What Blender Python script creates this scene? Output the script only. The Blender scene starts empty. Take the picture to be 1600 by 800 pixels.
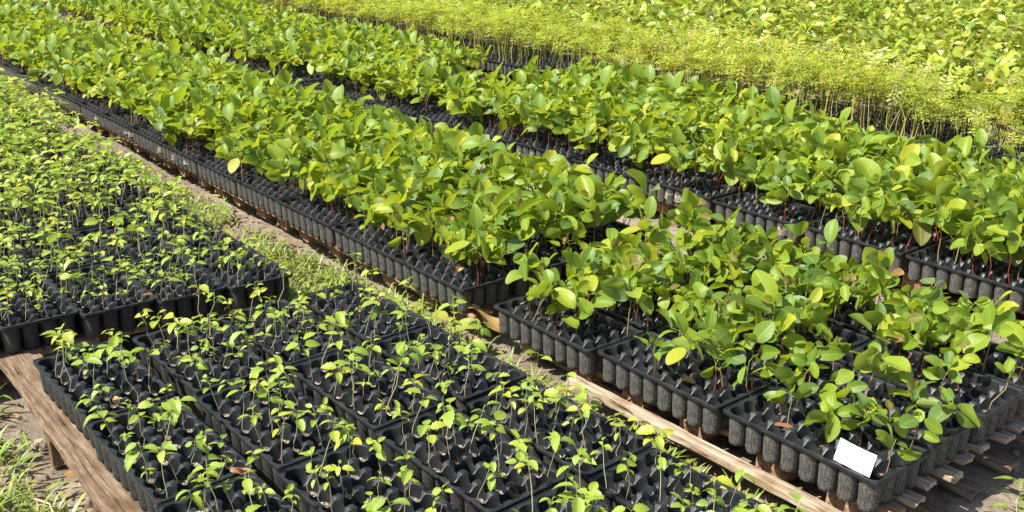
import bpy, math, random
import numpy as np
from mathutils import Vector, Matrix

C = bpy.context.scene.collection
SC = bpy.context.scene
RNG = np.random.default_rng(11)
random.seed(5)
R = math.radians

# ------------------------------------------------------------------ camera, sky, sun, exposure
U = 0.5                                   # one tray length in metres
RZ = 0.235                                # height of the tray rims over the ground
CAM_F, CAM_PITCH, CAM_ROLL, CAM_H = 1567.15, R(19.633), R(-0.66), RZ + 2.7395 * U
cd = bpy.data.cameras.new('camera'); cam = bpy.data.objects.new('camera', cd); C.objects.link(cam)
cd.sensor_width = 36.0; cd.lens = CAM_F / 1600 * 36.0; cd.clip_start = 0.05; cd.clip_end = 400
_cp, _sp, _cr, _sr = math.cos(CAM_PITCH), math.sin(CAM_PITCH), math.cos(CAM_ROLL), math.sin(CAM_ROLL)
_r, _u, _f = Vector((1, 0, 0)), Vector((0, _sp, _cp)), Vector((0, _cp, -_sp))
_r2, _u2 = _r * _cr - _u * _sr, _r * _sr + _u * _cr
cam.matrix_world = Matrix(((_r2.x, _u2.x, -_f.x, 0), (_r2.y, _u2.y, -_f.y, 0), (_r2.z, _u2.z, -_f.z, CAM_H), (0, 0, 0, 1)))
SC.camera = cam

SUN_AZ = Vector((-0.93, -0.37, 0)).normalized(); SUN_EL = R(51)
SUN_DIR = Vector((SUN_AZ.x * math.cos(SUN_EL), SUN_AZ.y * math.cos(SUN_EL), math.sin(SUN_EL)))
w = bpy.data.worlds.new('World'); SC.world = w; w.use_nodes = True
nt = w.node_tree; bg = nt.nodes['Background']; sky = nt.nodes.new('ShaderNodeTexSky')
sky.sky_type = 'NISHITA'; sky.sun_disc = False; sky.sun_elevation = SUN_EL
sky.sun_rotation = math.atan2(SUN_AZ.x, SUN_AZ.y); sky.air_density = 1.0; sky.dust_density = 1.5
nt.links.new(sky.outputs[0], bg.inputs[0]); bg.inputs[1].default_value = 0.092
sd = bpy.data.lights.new('sun', 'SUN'); sd.energy = 5.0; sd.angle = R(0.55); sd.color = (1.0, 0.95, 0.86)
sun = bpy.data.objects.new('sun', sd); C.objects.link(sun)
sun.rotation_euler = (-SUN_DIR).to_track_quat('-Z', 'Y').to_euler()
SC.view_settings.view_transform = 'Standard'; SC.view_settings.look = 'None'
SC.view_settings.exposure = 0.95; SC.view_settings.gamma = 1.0; SC.view_settings.use_curve_mapping = False
SC.cycles.max_bounces = 7; SC.cycles.diffuse_bounces = 3; SC.cycles.glossy_bounces = 2
SC.cycles.transmission_bounces = 4; SC.cycles.transparent_max_bounces = 4

# ------------------------------------------------------------------ bed coordinates
YAW = R(-50.6)
D1 = np.array([math.cos(YAW), math.sin(YAW)]); D2 = np.array([-D1[1], D1[0]])
O2 = np.array([1.841, 4.335])
def bed(s, t):
    p = (O2 + s * D1 + t * D2) * U
    return float(p[0]), float(p[1])
def to_px(P):
    P = np.atleast_2d(P); x, y, z = P[:, 0], P[:, 1], P[:, 2] - CAM_H
    d = y * _cp - z * _sp; v = y * _sp + z * _cp
    d = np.maximum(d, 1e-3)
    return np.stack([800 + CAM_F * (x * _cr - v * _sr) / d, 400 - CAM_F * (x * _sr + v * _cr) / d, d], -1)

# ------------------------------------------------------------------ materials
def mat(name):
    m = bpy.data.materials.new(name); m.use_nodes = True
    t = m.node_tree; b = t.nodes['Principled BSDF']
    return m, t, b
def N(t, kind, **kw):
    n = t.nodes.new(kind)
    for k, v in kw.items():
        if k in n.inputs: n.inputs[k].default_value = v
        else: setattr(n, k, v)
    return n
def ramp(t, fac, stops, interp='LINEAR'):
    n = t.nodes.new('ShaderNodeValToRGB'); e = n.color_ramp; e.interpolation = interp
    while len(e.elements) < len(stops): e.elements.new(0.5)
    for el, (p, c) in zip(e.elements, stops):
        el.position = p; el.color = (*c, 1) if len(c) == 3 else c
    t.links.new(fac, n.inputs[0]); return n.outputs[0]
def noise(t, scale, detail=4, rough=0.55, vec=None):
    n = N(t, 'ShaderNodeTexNoise', Scale=scale, Detail=detail, Roughness=rough)
    if vec is None:
        g = t.nodes.new('ShaderNodeTexCoord'); vec = g.outputs['Object']
    t.links.new(vec, n.inputs['Vector']); return n
def mix(t, fac, a, b, blend='MIX'):
    n = t.nodes.new('ShaderNodeMix'); n.data_type = 'RGBA'; n.blend_type = blend
    for sock, v in ((n.inputs[0], fac), (n.inputs[6], a), (n.inputs[7], b)):
        if hasattr(v, 'is_linked'): t.links.new(v, sock)
        elif isinstance(v, (int, float)): sock.default_value = v
        else: sock.default_value = (*v, 1)
    return n.outputs[2]
def math_(t, op, a, b=0.0, clamp=False):
    n = t.nodes.new('ShaderNodeMath'); n.operation = op; n.use_clamp = clamp
    for sock, v in ((n.inputs[0], a), (n.inputs[1], b)):
        if hasattr(v, 'is_linked'): t.links.new(v, sock)
        else: sock.default_value = v
    return n.outputs[0]
def bump(t, b, h, strength, dist=0.002):
    n = N(t, 'ShaderNodeBump', Strength=strength, Distance=dist)
    t.links.new(h, n.inputs['Height']); t.links.new(n.outputs[0], b.inputs['Normal']); return n
def attr(t, name):
    n = t.nodes.new('ShaderNodeAttribute'); n.attribute_name = name; return n

def leaf_mat(name, stops, trans, vein, rough=0.42, tfac=0.34, spec=0.5, sidevein=9.0):
    """two-sided leaf: tint picks the leaf's own pigment, luv.x runs along the blade, luv.y across it"""
    m, t, b = mat(name)
    tint = attr(t, 'tint').outputs['Fac']
    oi = t.nodes.new('ShaderNodeObjectInfo')
    f = math_(t, 'ADD', tint, math_(t, 'MULTIPLY', math_(t, 'SUBTRACT', oi.outputs['Random'], 0.5), 0.18), True)
    col = ramp(t, f, stops)
    sep = t.nodes.new('ShaderNodeSeparateXYZ'); t.links.new(attr(t, 'luv').outputs['Vector'], sep.inputs[0])
    av = math_(t, 'ABSOLUTE', sep.outputs[1])
    mid = math_(t, 'SUBTRACT', 1.0, math_(t, 'MULTIPLY', av, 14.0), True)
    sv = math_(t, 'SINE', math_(t, 'MULTIPLY', math_(t, 'SUBTRACT', sep.outputs[0], math_(t, 'MULTIPLY', av, 0.35)), sidevein * 6.283))
    svt = math_(t, 'MULTIPLY', math_(t, 'SUBTRACT', sv, 0.72), 2.6, True)
    vn = math_(t, 'MAXIMUM', mid, math_(t, 'MULTIPLY', svt, 0.36))
    n1 = noise(t, 60, 3)
    col = mix(t, math_(t, 'MULTIPLY', n1.outputs[0], 0.35), col, mix(t, 1.0, col, (0.62, 0.72, 0.5), 'MULTIPLY'))
    sp = noise(t, 95, 2, 0.5); col = mix(t, ramp(t, sp.outputs[0], [(0.73, (0, 0, 0)), (0.76, (0.8, 0.8, 0.8))]), col, (0.20, 0.12, 0.05))
    col2 = mix(t, math_(t, 'MULTIPLY', vn, 0.5), col, vein)
    geo = t.nodes.new('ShaderNodeNewGeometry')
    under = mix(t, 0.35, col2, (0.23, 0.29, 0.10))
    col3 = mix(t, geo.outputs['Backfacing'], col2, under)
    t.links.new(col3, b.inputs['Base Color'])
    b.inputs['Roughness'].default_value = rough; b.inputs['Specular IOR Level'].default_value = spec
    bump(t, b, math_(t, 'ADD', math_(t, 'MULTIPLY', vn, -1.0), math_(t, 'MULTIPLY', n1.outputs[0], 0.7)), 0.45, 0.0012)
    tr = t.nodes.new('ShaderNodeBsdfTranslucent')
    t.links.new(mix(t, 0.55, col, trans), tr.inputs['Color'])
    ms = t.nodes.new('ShaderNodeMixShader'); ms.inputs[0].default_value = tfac
    out = t.nodes['Material Output']
    t.links.new(b.outputs[0], ms.inputs[1]); t.links.new(tr.outputs[0], ms.inputs[2]); t.links.new(ms.outputs[0], out.inputs[0])
    return m

M = {}
M['broad'] = leaf_mat('broad_leaf', [(0.0, (0.44, 0.45, 0.03)), (0.16, (0.31, 0.39, 0.028)), (0.5, (0.205, 0.315, 0.027)),
    (0.78, (0.105, 0.20, 0.024)), (0.9, (0.17, 0.26, 0.10)), (0.955, (0.19, 0.15, 0.03)), (1.0, (0.26, 0.14, 0.05))],
    (0.55, 0.63, 0.02), (0.36, 0.46, 0.12), rough=0.46, tfac=0.42, spec=0.42, sidevein=6.0)
M['tooth'] = leaf_mat('toothed_leaf', [(0.0, (0.46, 0.45, 0.04)), (0.18, (0.37, 0.44, 0.045)), (0.6, (0.27, 0.39, 0.045)),
    (0.92, (0.15, 0.27, 0.04)), (1.0, (0.33, 0.30, 0.05))], (0.40, 0.58, 0.03), (0.36, 0.46, 0.10), rough=0.45, tfac=0.32, sidevein=7.0)
M['fern'] = leaf_mat('feathery_leaf', [(0.0, (0.74, 0.68, 0.42)), (0.06, (0.66, 0.58, 0.12)), (0.14, (0.55, 0.62, 0.075)), (0.6, (0.42, 0.56, 0.06)),
    (1.0, (0.30, 0.42, 0.03))], (0.70, 0.60, 0.03), (0.42, 0.44, 0.08), rough=0.5, tfac=0.5, sidevein=1.0)
M['leafy'] = leaf_mat('lance_leaf', [(0.0, (0.46, 0.42, 0.10)), (0.14, (0.50, 0.50, 0.06)), (0.45, (0.34, 0.43, 0.04)), (0.8, (0.16, 0.28, 0.03)),
    (0.94, (0.10, 0.19, 0.03)), (0.965, (0.42, 0.24, 0.13)), (1.0, (0.45, 0.28, 0.17))], (0.52, 0.56, 0.03), (0.40, 0.44, 0.12), rough=0.34, tfac=0.36, sidevein=8.0)
M['weed'] = leaf_mat('weed_leaf', [(0.0, (0.42, 0.42, 0.08)), (0.5, (0.24, 0.34, 0.03)), (1.0, (0.12, 0.24, 0.03))], (0.46, 0.55, 0.03), (0.4, 0.45, 0.12), tfac=0.38)
M['grass'] = leaf_mat('grass_blade', [(0.0, (0.42, 0.35, 0.17)), (0.18, (0.38, 0.40, 0.10)), (0.5, (0.26, 0.37, 0.05)), (1.0, (0.10, 0.22, 0.03))],
    (0.40, 0.50, 0.05), (0.32, 0.40, 0.1), rough=0.4, tfac=0.3, sidevein=0.5)
M['dry'] = leaf_mat('dry_leaf', [(0.0, (0.52, 0.34, 0.14)), (0.4, (0.40, 0.20, 0.07)), (0.7, (0.24, 0.10, 0.05)), (1.0, (0.46, 0.36, 0.24))],
    (0.5, 0.28, 0.08), (0.25, 0.12, 0.05), rough=0.6, tfac=0.15)

def stem_mat(name, low, high, alt):
    m, t, b = mat(name)
    sep = t.nodes.new('ShaderNodeSeparateXYZ'); t.links.new(attr(t, 'luv').outputs['Vector'], sep.inputs[0])
    tint = attr(t, 'tint').outputs['Fac']
    base = mix(t, ramp(t, tint, [(0.6, (0, 0, 0)), (0.75, (1, 1, 1))]), low, alt)
    col = mix(t, ramp(t, sep.outputs[0], [(0.45, (0, 0, 0)), (0.95, (1, 1, 1))]), base, high)
    t.links.new(col, b.inputs['Base Color']); b.inputs['Roughness'].default_value = 0.5
    return m
M['redstem'] = stem_mat('red_stem', (0.24, 0.05, 0.025), (0.22, 0.28, 0.05), (0.36, 0.24, 0.12))
M['greystem'] = stem_mat('pale_stem', (0.46, 0.42, 0.27), (0.36, 0.40, 0.12), (0.38, 0.32, 0.19))
M['fernstem'] = stem_mat('yellow_stem', (0.48, 0.46, 0.09), (0.46, 0.50, 0.06), (0.50, 0.38, 0.17))
M['twig'] = stem_mat('twig', (0.45, 0.34, 0.22), (0.50, 0.40, 0.28), (0.30, 0.20, 0.12))

# black moulded plastic
def plastic(name, base, dust, dustamt, rough):
    m, t, b = mat(name)
    n = noise(t, 14, 6, 0.65); n2 = noise(t, 130, 3, 0.6)
    f = math_(t, 'MULTIPLY', ramp(t, n.outputs[0], [(0.4, (0, 0, 0)), (0.7, (1, 1, 1))]), dustamt)
    f2 = math_(t, 'MULTIPLY', ramp(t, n2.outputs[0], [(0.60, (0, 0, 0)), (0.72, (1, 1, 1))]), dustamt * 0.8)
    t.links.new(mix(t, math_(t, 'MAXIMUM', f, f2), base, dust), b.inputs['Base Color'])
    t.links.new(ramp(t, n.outputs[0], [(0.3, (rough,) * 3), (0.75, (rough + 0.25,) * 3)]), b.inputs['Roughness'])
    b.inputs['Specular IOR Level'].default_value = 0.5
    bump(t, b, n2.outputs[0], 0.15, 0.001)
    return m
M['plastic'] = plastic('black_plastic', (0.010, 0.0125, 0.014), (0.085, 0.085, 0.08), 0.20, 0.36)
M['dustyplastic'] = plastic('dusty_black_plastic', (0.009, 0.012, 0.014), (0.09, 0.085, 0.08), 0.20, 0.38)
def tube_mat(name, base, speck, cover, grime, fleck=(0.42, 0.60)):
    m, t, b = mat(name)
    g = t.nodes.new('ShaderNodeTexCoord')
    v = N(t, 'ShaderNodeTexVoronoi', Scale=430.0); t.links.new(g.outputs['Object'], v.inputs['Vector'])
    v2 = N(t, 'ShaderNodeTexVoronoi', Scale=210.0); t.links.new(g.outputs['Object'], v2.inputs['Vector'])
    n = noise(t, 25, 5, 0.7, g.outputs['Object'])
    mpz = N(t, 'ShaderNodeMapping'); mpz.inputs['Scale'].default_value = (1, 1, 0.22); t.links.new(g.outputs['Object'], mpz.inputs[0])
    n3 = noise(t, 260, 3, 0.65, mpz.outputs[0])
    s1 = ramp(t, v.outputs['Color'], [(1 - cover, (0, 0, 0)), (1 - cover + 0.05, (1, 1, 1))])
    s2 = ramp(t, v2.outputs['Distance'], [(0.18, (1, 1, 1)), (0.30, (0, 0, 0))])
    bw = t.nodes.new('ShaderNodeRGBToBW'); t.links.new(v2.outputs['Color'], bw.inputs[0])
    s2 = math_(t, 'MULTIPLY', s2, math_(t, 'GREATER_THAN', bw.outputs[0], 0.66))
    s1 = math_(t, 'MULTIPLY', s1, ramp(t, n.outputs[0], [(fleck[0], (0, 0, 0)), (fleck[1], (1, 1, 1))]))
    c = mix(t, ramp(t, n3.outputs[0], [(0.38, (0, 0, 0)), (0.66, (1, 1, 1))]), base, grime)
    c = mix(t, math_(t, 'MAXIMUM', s1, math_(t, 'MULTIPLY', s2, 0.8)), c, speck)
    c = mix(t, ramp(t, noise(t, 9, 3, 0.6, g.outputs['Object']).outputs[0], [(0.5, (0, 0, 0)), (0.72, (0.6, 0.6, 0.6))]), c, (0.10, 0.085, 0.06))
    t.links.new(c, b.inputs['Base Color']); b.inputs['Roughness'].default_value = 0.7
    bump(t, b, math_(t, 'ADD', v.outputs['Distance'], n3.outputs[0]), 0.5, 0.0015)
    return m
M['tubeblack'] = tube_mat('speckled_black_tube', (0.014, 0.015, 0.015), (0.30, 0.29, 0.25), 0.10, (0.03, 0.03, 0.028), (0.45, 0.7))
M['tubegrey'] = tube_mat('gritty_grey_tube', (0.026, 0.026, 0.024), (0.52, 0.50, 0.45), 0.13, (0.11, 0.105, 0.092))

m, t, b = mat('potting_mix')
n = noise(t, 220, 4, 0.7); v = N(t, 'ShaderNodeTexVoronoi', Scale=260.0)
g = t.nodes.new('ShaderNodeTexCoord'); t.links.new(g.outputs['Object'], v.inputs['Vector'])
bw = t.nodes.new('ShaderNodeRGBToBW'); t.links.new(v.outputs['Color'], bw.inputs[0])
c = ramp(t, n.outputs[0], [(0.3, (0.07, 0.052, 0.035)), (0.55, (0.19, 0.155, 0.11)), (0.75, (0.33, 0.28, 0.21))])
c = mix(t, math_(t, 'GREATER_THAN', bw.outputs[0], 0.74), c, (0.60, 0.56, 0.48))
t.links.new(c, b.inputs['Base Color']); b.inputs['Roughness'].default_value = 0.9
bump(t, b, math_(t, 'ADD', n.outputs[0], v.outputs['Distance']), 1.0, 0.003); M['soil'] = m

def wood(name, a, b_, c_, sc=1.0):
    m, t, b = mat(name)
    g = t.nodes.new('ShaderNodeTexCoord'); mp = N(t, 'ShaderNodeMapping'); mp.inputs['Scale'].default_value = (9.0 * sc, 80 * sc, 60 * sc)
    t.links.new(g.outputs['Object'], mp.inputs[0])
    n = noise(t, 1.0, 7, 0.62, mp.outputs[0]); n2 = noise(t, 7, 5, 0.6, g.outputs['Object'])
    c = ramp(t, n.outputs[0], [(0.30, b_), (0.48, a), (0.66, c_)])
    c = mix(t, ramp(t, n2.outputs[0], [(0.48, (0, 0, 0)), (0.66, (0.75, 0.75, 0.75))]), c, mix(t, 1.0, c, (0.60, 0.46, 0.33), 'MULTIPLY'))
    mp2 = N(t, 'ShaderNodeMapping'); mp2.inputs['Scale'].default_value = (4.0, 170, 120); t.links.new(g.outputs['Object'], mp2.inputs[0])
    st_ = ramp(t, noise(t, 1.0, 3, 0.6, mp2.outputs[0]).outputs[0], [(0.36, (0.35, 0.28, 0.22)), (0.44, (1, 1, 1)), (0.62, (1, 1, 1)), (0.70, (1.35, 1.35, 1.35))])
    c = mix(t, 1.0, c, st_, 'MULTIPLY')
    dk = ramp(t, n.outputs[0], [(0.30, (0.22, 0.17, 0.13)), (0.39, (1, 1, 1))])
    c = mix(t, 1.0, c, dk, 'MULTIPLY')
    t.links.new(c, b.inputs['Base Color']); b.inputs['Roughness'].default_value = 0.8
    bump(t, b, n.outputs[0], 0.6, 0.004); return m
M['wood_grey'] = wood('weathered_wood', (0.165, 0.105, 0.058), (0.085, 0.056, 0.036), (0.27, 0.215, 0.15))
M['wood_pale'] = wood('pale_wood', (0.36, 0.285, 0.195), (0.17, 0.12, 0.08), (0.50, 0.42, 0.31))
M['wood_brown'] = wood('brown_wood', (0.27, 0.15, 0.085), (0.14, 0.07, 0.04), (0.38, 0.25, 0.15))

m, t, b = mat('bare_soil')
g = t.nodes.new('ShaderNodeTexCoord')
n1 = noise(t, 1.7, 6, 0.6, g.outputs['Object']); n2 = noise(t, 16, 8, 0.68, g.outputs['Object']); n3 = noise(t, 110, 4, 0.7, g.outputs['Object'])
c = ramp(t, n2.outputs[0], [(0.3, (0.10, 0.076, 0.055)), (0.5, (0.22, 0.172, 0.125)), (0.68, (0.36, 0.295, 0.225))])
c = mix(t, ramp(t, n1.outputs[0], [(0.38, (0, 0, 0)), (0.65, (1, 1, 1))]), c, mix(t, 0.5, c, (0.32, 0.265, 0.20)))
c = mix(t, math_(t, 'MULTIPLY', ramp(t, n3.outputs[0], [(0.58, (0, 0, 0)), (0.7, (1, 1, 1))]), 0.5), c, (0.46, 0.40, 0.32))
t.links.new(c, b.inputs['Base Color']); b.inputs['Roughness'].default_value = 0.95
bump(t, b, math_(t, 'ADD', n2.outputs[0], math_(t, 'MULTIPLY', n3.outputs[0], 0.35)), 0.9, 0.02); M['ground'] = m

m, t, b = mat('white_card'); b.inputs['Base Color'].default_value = (0.80, 0.80, 0.78, 1); b.inputs['Roughness'].default_value = 0.55
n = noise(t, 60, 4); c = ramp(t, n.outputs[0], [(0.3, (0.70, 0.70, 0.68)), (0.5, (0.83, 0.83, 0.82))]); t.links.new(c, b.inputs['Base Color']); M['card'] = m
m, t, b = mat('card_smudge'); b.inputs['Base Color'].default_value = (0.25, 0.25, 0.27, 1); M['smudge'] = m

# ------------------------------------------------------------------ mesh tools
class G:
    """numpy mesh collector: quads, per-vertex luv and tint"""
    def __init__(s): s.V, s.F, s.L, s.T, s.n = [], [], [], [], 0
    def add(s, V, F, L=None, T=0.5):
        V = np.asarray(V, float); F = np.asarray(F, np.int64)
        s.V.append(V); s.F.append(F + s.n); s.n += len(V)
        s.L.append(np.zeros((len(V), 3)) if L is None else np.asarray(L, float))
        s.T.append(np.full(len(V), T, float) if np.isscalar(T) else np.asarray(T, float))
    def arrays(s): return np.concatenate(s.V), np.concatenate(s.F), np.concatenate(s.L), np.concatenate(s.T)
def mesh_np(name, V, F, L, T, mats, mi=None, smooth=True):
    me = bpy.data.meshes.new(name)
    me.vertices.add(len(V)); me.vertices.foreach_set('co', V.astype(np.float32).ravel())
    me.loops.add(F.size); me.loops.foreach_set('vertex_index', F.astype(np.int32).ravel())
    me.polygons.add(len(F)); me.polygons.foreach_set('loop_start', np.arange(0, F.size, 4, dtype=np.int32))
    if mi is not None: me.polygons.foreach_set('material_index', mi.astype(np.int32))
    me.polygons.foreach_set('use_smooth', np.full(len(F), smooth, dtype=bool))
    a = me.attributes.new('luv', 'FLOAT_VECTOR', 'POINT'); a.data.foreach_set('vector', L.astype(np.float32).ravel())
    a = me.attributes.new('tint', 'FLOAT', 'POINT'); a.data.foreach_set('value', T.astype(np.float32))
    for q in mats: me.materials.append(q)
    me.update(calc_edges=True); me.validate(); return me
def mesh_of(name, g, mats, smooth=True): return mesh_np(name, *g.arrays(), mats, None, smooth)
def link(name, me, parent=None, loc=(0, 0, 0), rot=(0, 0, 0), sc=1.0):
    o = bpy.data.objects.new(name, me); C.objects.link(o)
    o.location = loc; o.rotation_euler = rot
    if sc != 1.0: o.scale = (sc, sc, sc)
    if parent: o.parent = parent
    return o
def tag(o, label=None, cat=None, group=None, kind=None):
    if label: o['label'] = label
    if cat: o['category'] = cat
    if group: o['group'] = group
    if kind: o['kind'] = kind
    return o
def grid_faces(nu, nv, off=0):
    i, j = np.meshgrid(np.arange(nu - 1), np.arange(nv - 1), indexing='ij')
    a = (i * nv + j).ravel() + off
    return np.stack([a, a + nv, a + nv + 1, a + 1], -1)
def rotz(a): c, s = math.cos(a), math.sin(a); return np.array([[c, -s, 0], [s, c, 0], [0, 0, 1.0]])
def roty(a): c, s = math.cos(a), math.sin(a); return np.array([[c, 0, s], [0, 1, 0], [-s, 0, c]])
def rotx(a): c, s = math.cos(a), math.sin(a); return np.array([[1, 0, 0], [0, c, -s], [0, s, c]])

def leaf(g, base, az, pitch, roll, Lf, Wf, curl, fold, tint, nu=7, nv=5, shape='broad', tooth=0.0, wave=0.0):
    """blade grown from base along azimuth az, rising by pitch and bending down by curl"""
    u = np.linspace(0, 1, nu)
    if shape == 'broad': u = 0.35 * u + 0.65 * (1 - np.cos(np.pi * u)) / 2; wd = np.sin(np.pi * np.clip(u, 0, 1) ** 0.90) ** 0.58
    elif shape == 'tooth': wd = np.sin(np.pi * u ** 0.72) ** 0.8
    else: wd = np.sin(np.pi * u ** 0.9) ** 0.9
    wd = np.maximum(wd, 0.12 if shape == 'broad' else 0.03); wd[0] = 0.06
    if tooth: wd = wd * (1 + tooth * np.where(np.arange(nu) % 2 == 0, 1, -1) * np.clip(u * 5, 0, 1) * (u < 0.98))
    v = np.linspace(-1, 1, nv)
    th = pitch - curl * u ** 1.3
    du = Lf * np.diff(u)
    cx = np.concatenate([[0], np.cumsum(np.cos(th[:-1]) * du)]); cz = np.concatenate([[0], np.cumsum(np.sin(th[:-1]) * du)])
    hw = wd * Wf / 2
    W = hw[:, None] * v[None, :]
    h = np.abs(W) * math.sin(fold) + wave * Wf * np.sin(u[:, None] * 9 + v[None, :] * 2.0) * np.abs(v[None, :])
    y = W * math.cos(fold)
    X = cx[:, None] - np.sin(th)[:, None] * h; Z = cz[:, None] + np.cos(th)[:, None] * h
    P = np.stack([X, y, Z], -1).reshape(-1, 3)
    P = P @ (rotz(az) @ rotx(roll) if abs(pitch) > 9 else rotz(az) @ roty(-0.0) @ rotx(roll)).T + np.asarray(base)
    Lu = np.stack([np.repeat(u, nv), np.tile(v * 0.5, nu), np.zeros(nu * nv)], -1)
    g.add(P, grid_faces(nu, nv), Lu, tint)
def tube(g, pts, r0, r1, sides=5, tint=0.3):
    pts = np.asarray(pts, float); n = len(pts); a = np.arange(sides) * 2 * np.pi / sides
    V = []
    for i, p in enumerate(pts):
        d = pts[min(i + 1, n - 1)] - pts[max(i - 1, 0)]; d /= np.linalg.norm(d) + 1e-9
        e = np.cross(d, [0.31, 0.9, 0.2]); e /= np.linalg.norm(e); f = np.cross(d, e)
        r = r0 + (r1 - r0) * i / (n - 1)
        V.append(p + r * (np.cos(a)[:, None] * e + np.sin(a)[:, None] * f))
    V = np.concatenate(V); F = []
    for i in range(n - 1):
        for k in range(sides):
            F.append((i * sides + k, i * sides + (k + 1) % sides, (i + 1) * sides + (k + 1) % sides, (i + 1) * sides + k))
    g.add(V, F, np.stack([np.repeat(np.linspace(0, 1, n), sides), np.zeros(n * sides), np.zeros(n * sides)], -1), tint)
def stem_pts(H, bend, n=5):
    az = RNG.uniform(0, 6.28); k = RNG.uniform(-1, 1) * bend; u = np.linspace(0, 1, n)
    wob = RNG.normal(0, 0.025 * H, (n, 2)); wob[0] = 0
    x = k * H * u ** 1.6
    return np.stack([np.cos(az) * x + wob[:, 0], np.sin(az) * x + wob[:, 1], H * u], -1)
def at(pts, u):
    f = u * (len(pts) - 1); i = min(int(f), len(pts) - 2); return pts[i] + (pts[i + 1] - pts[i]) * (f - i)
def jit(v, amount=0.12): return v * (1 + RNG.normal(0, amount))
def pick_tint(red=0.05):
    r = RNG.random()
    if r < red: return RNG.uniform(0.93, 1.0)
    return float(np.clip(RNG.beta(1.7, 2.2), 0.02, 0.88))

# ------------------------------------------------------------------ plants: each returns (stem G, foliage G)
def broad_plant(lod=0, H=None):
    s, f = G(), G(); H = H or RNG.uniform(0.135, 0.215)
    p = stem_pts(H, 0.18); tube(s, p, 0.0018, 0.0013, 5 if lod == 0 else 3, RNG.random())
    nl = RNG.integers(5, 8); az = RNG.uniform(0, 6.28)
    nu, nv = ((9, 5) if lod == 0 else (6, 3))
    for i in range(nl):
        u = 0.66 + 0.34 * (i + 0.3) / nl; base = at(p, min(u, 1)); az += 2.4 + RNG.normal(0, 0.35)
        Lf = np.clip(jit(0.076, 0.24), 0.032, 0.11) * (1 - 0.25 * (i == nl - 1)); pt = RNG.uniform(0.1, 1.0)
        pl = RNG.uniform(0.012, 0.03); tip = base + pl * np.array([math.cos(az) * math.cos(pt), math.sin(az) * math.cos(pt), math.sin(pt)])
        tube(s, [base, tip], 0.0011, 0.0009, 3, 0.2)
        s.L[-1][:, 0] = 0.95
        tn = pick_tint(0.15 if i >= nl - 2 else 0.02)
        if tn > 0.92: Lf *= 0.65
        q = RNG.random()
        pt2 = RNG.uniform(0.5, 1.35) if q < 0.45 else RNG.uniform(-0.2, 0.5) if q < 0.72 else RNG.uniform(-1.35, -0.3)
        leaf(f, tip, az, pt2, RNG.normal(0, 0.75), Lf, Lf * RNG.uniform(0.58, 0.80), RNG.uniform(0.2, 1.0) if pt2 > -0.3 else RNG.uniform(-0.2, 0.4),
             RNG.uniform(0.1, 0.6), tn, nu, nv, 'broad', wave=RNG.uniform(0, 0.06))
    return s, f
def tooth_plant(lod=0, H=None):
    s, f = G(), G(); H = H or RNG.uniform(0.11, 0.185)
    p = stem_pts(H, 0.22); tube(s, p, 0.0013, 0.0009, 5 if lod == 0 else 3, RNG.random())
    nl = RNG.integers(4, 7); az = RNG.uniform(0, 6.28); tb = RNG.uniform(0.1, 0.6)
    nu, nv = ((11, 5) if lod == 0 else (5, 3))
    for i in range(nl):
        u = 0.74 + 0.26 * (i + 0.5) / nl; base = at(p, min(u, 1)); az += (np.pi if i % 2 else np.pi / 2) + RNG.normal(0, 0.3)
        Lf = np.clip(jit(0.033, 0.33), 0.012, 0.055); pt = RNG.uniform(0.0, 0.7); pl = RNG.uniform(0.004, 0.012)
        tip = base + pl * np.array([math.cos(az) * math.cos(pt), math.sin(az) * math.cos(pt), math.sin(pt)])
        tube(s, [base, tip], 0.0006, 0.0005, 3, 0.2); s.L[-1][:, 0] = 0.95
        leaf(f, tip, az, pt - RNG.uniform(0.1, 0.7), RNG.normal(0, 0.3), Lf, Lf * RNG.uniform(0.5, 0.68), RNG.uniform(0.2, 1.0),
             RNG.uniform(0.1, 0.5), float(np.clip(tb + RNG.normal(0, 0.16), 0.0, 0.93)), nu, nv, 'tooth', tooth=0.09 if lod == 0 else 0)
    return s, f
def fern_plant(lod=0, H=None):
    s, f = G(), G(); H = H or RNG.uniform(0.31, 0.43)
    p = stem_pts(H, 0.12, 4); tube(s, p, 0.0026, 0.0015, 4 if lod == 0 else 3, RNG.random())
    az = RNG.uniform(0, 6.28); dead = RNG.random() < 0.13
    for i in range(RNG.integers(6, 9)):
        u = 0.72 + 0.30 * i / 8; base = at(p, min(u, 1)); az += 2.4 + RNG.normal(0, 0.3)
        L = RNG.uniform(0.08, 0.145); pt = RNG.uniform(0.2, 1.2); cu = RNG.uniform(0.6, 1.7)
        npn = 5; prev = base; th = pt
        tint = 0.01 if (dead and i < 5) or RNG.random() < 0.025 else float(np.clip(RNG.beta(2, 3), 0.13, 0.95))
        if dead and i < 5: pt = -0.8; th = pt
        for k in range(npn):
            th = pt - cu * (k / npn); d = np.array([math.cos(az) * math.cos(th), math.sin(az) * math.cos(th), math.sin(th)])
            q = prev + d * L / npn
            side = np.array([-math.sin(az), math.cos(az), 0]); up = np.cross(d, side)
            ll = L * 0.34 * math.sin(math.pi * (k + 1.2) / (npn + 1.6)) + 0.006
            for sg in (-1, 1):
                dirv = side * sg * 0.9 + d * 0.42 - up * RNG.uniform(-0.15, 0.45); dirv /= np.linalg.norm(dirv)
                wv = d * (L / npn) * 0.30
                a0 = prev + wv * 0.2; m_ = a0 + dirv * ll * 0.55 + up * 0.002
                g4 = [a0, m_ - wv, a0 + dirv * ll, m_ + wv]
                f.add(g4, [(0, 1, 2, 3)], [(0.1, 0, 0), (0.5, -0.5, 0), (1, 0, 0), (0.5, 0.5, 0)], tint)
            prev = q
    return s, f
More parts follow.
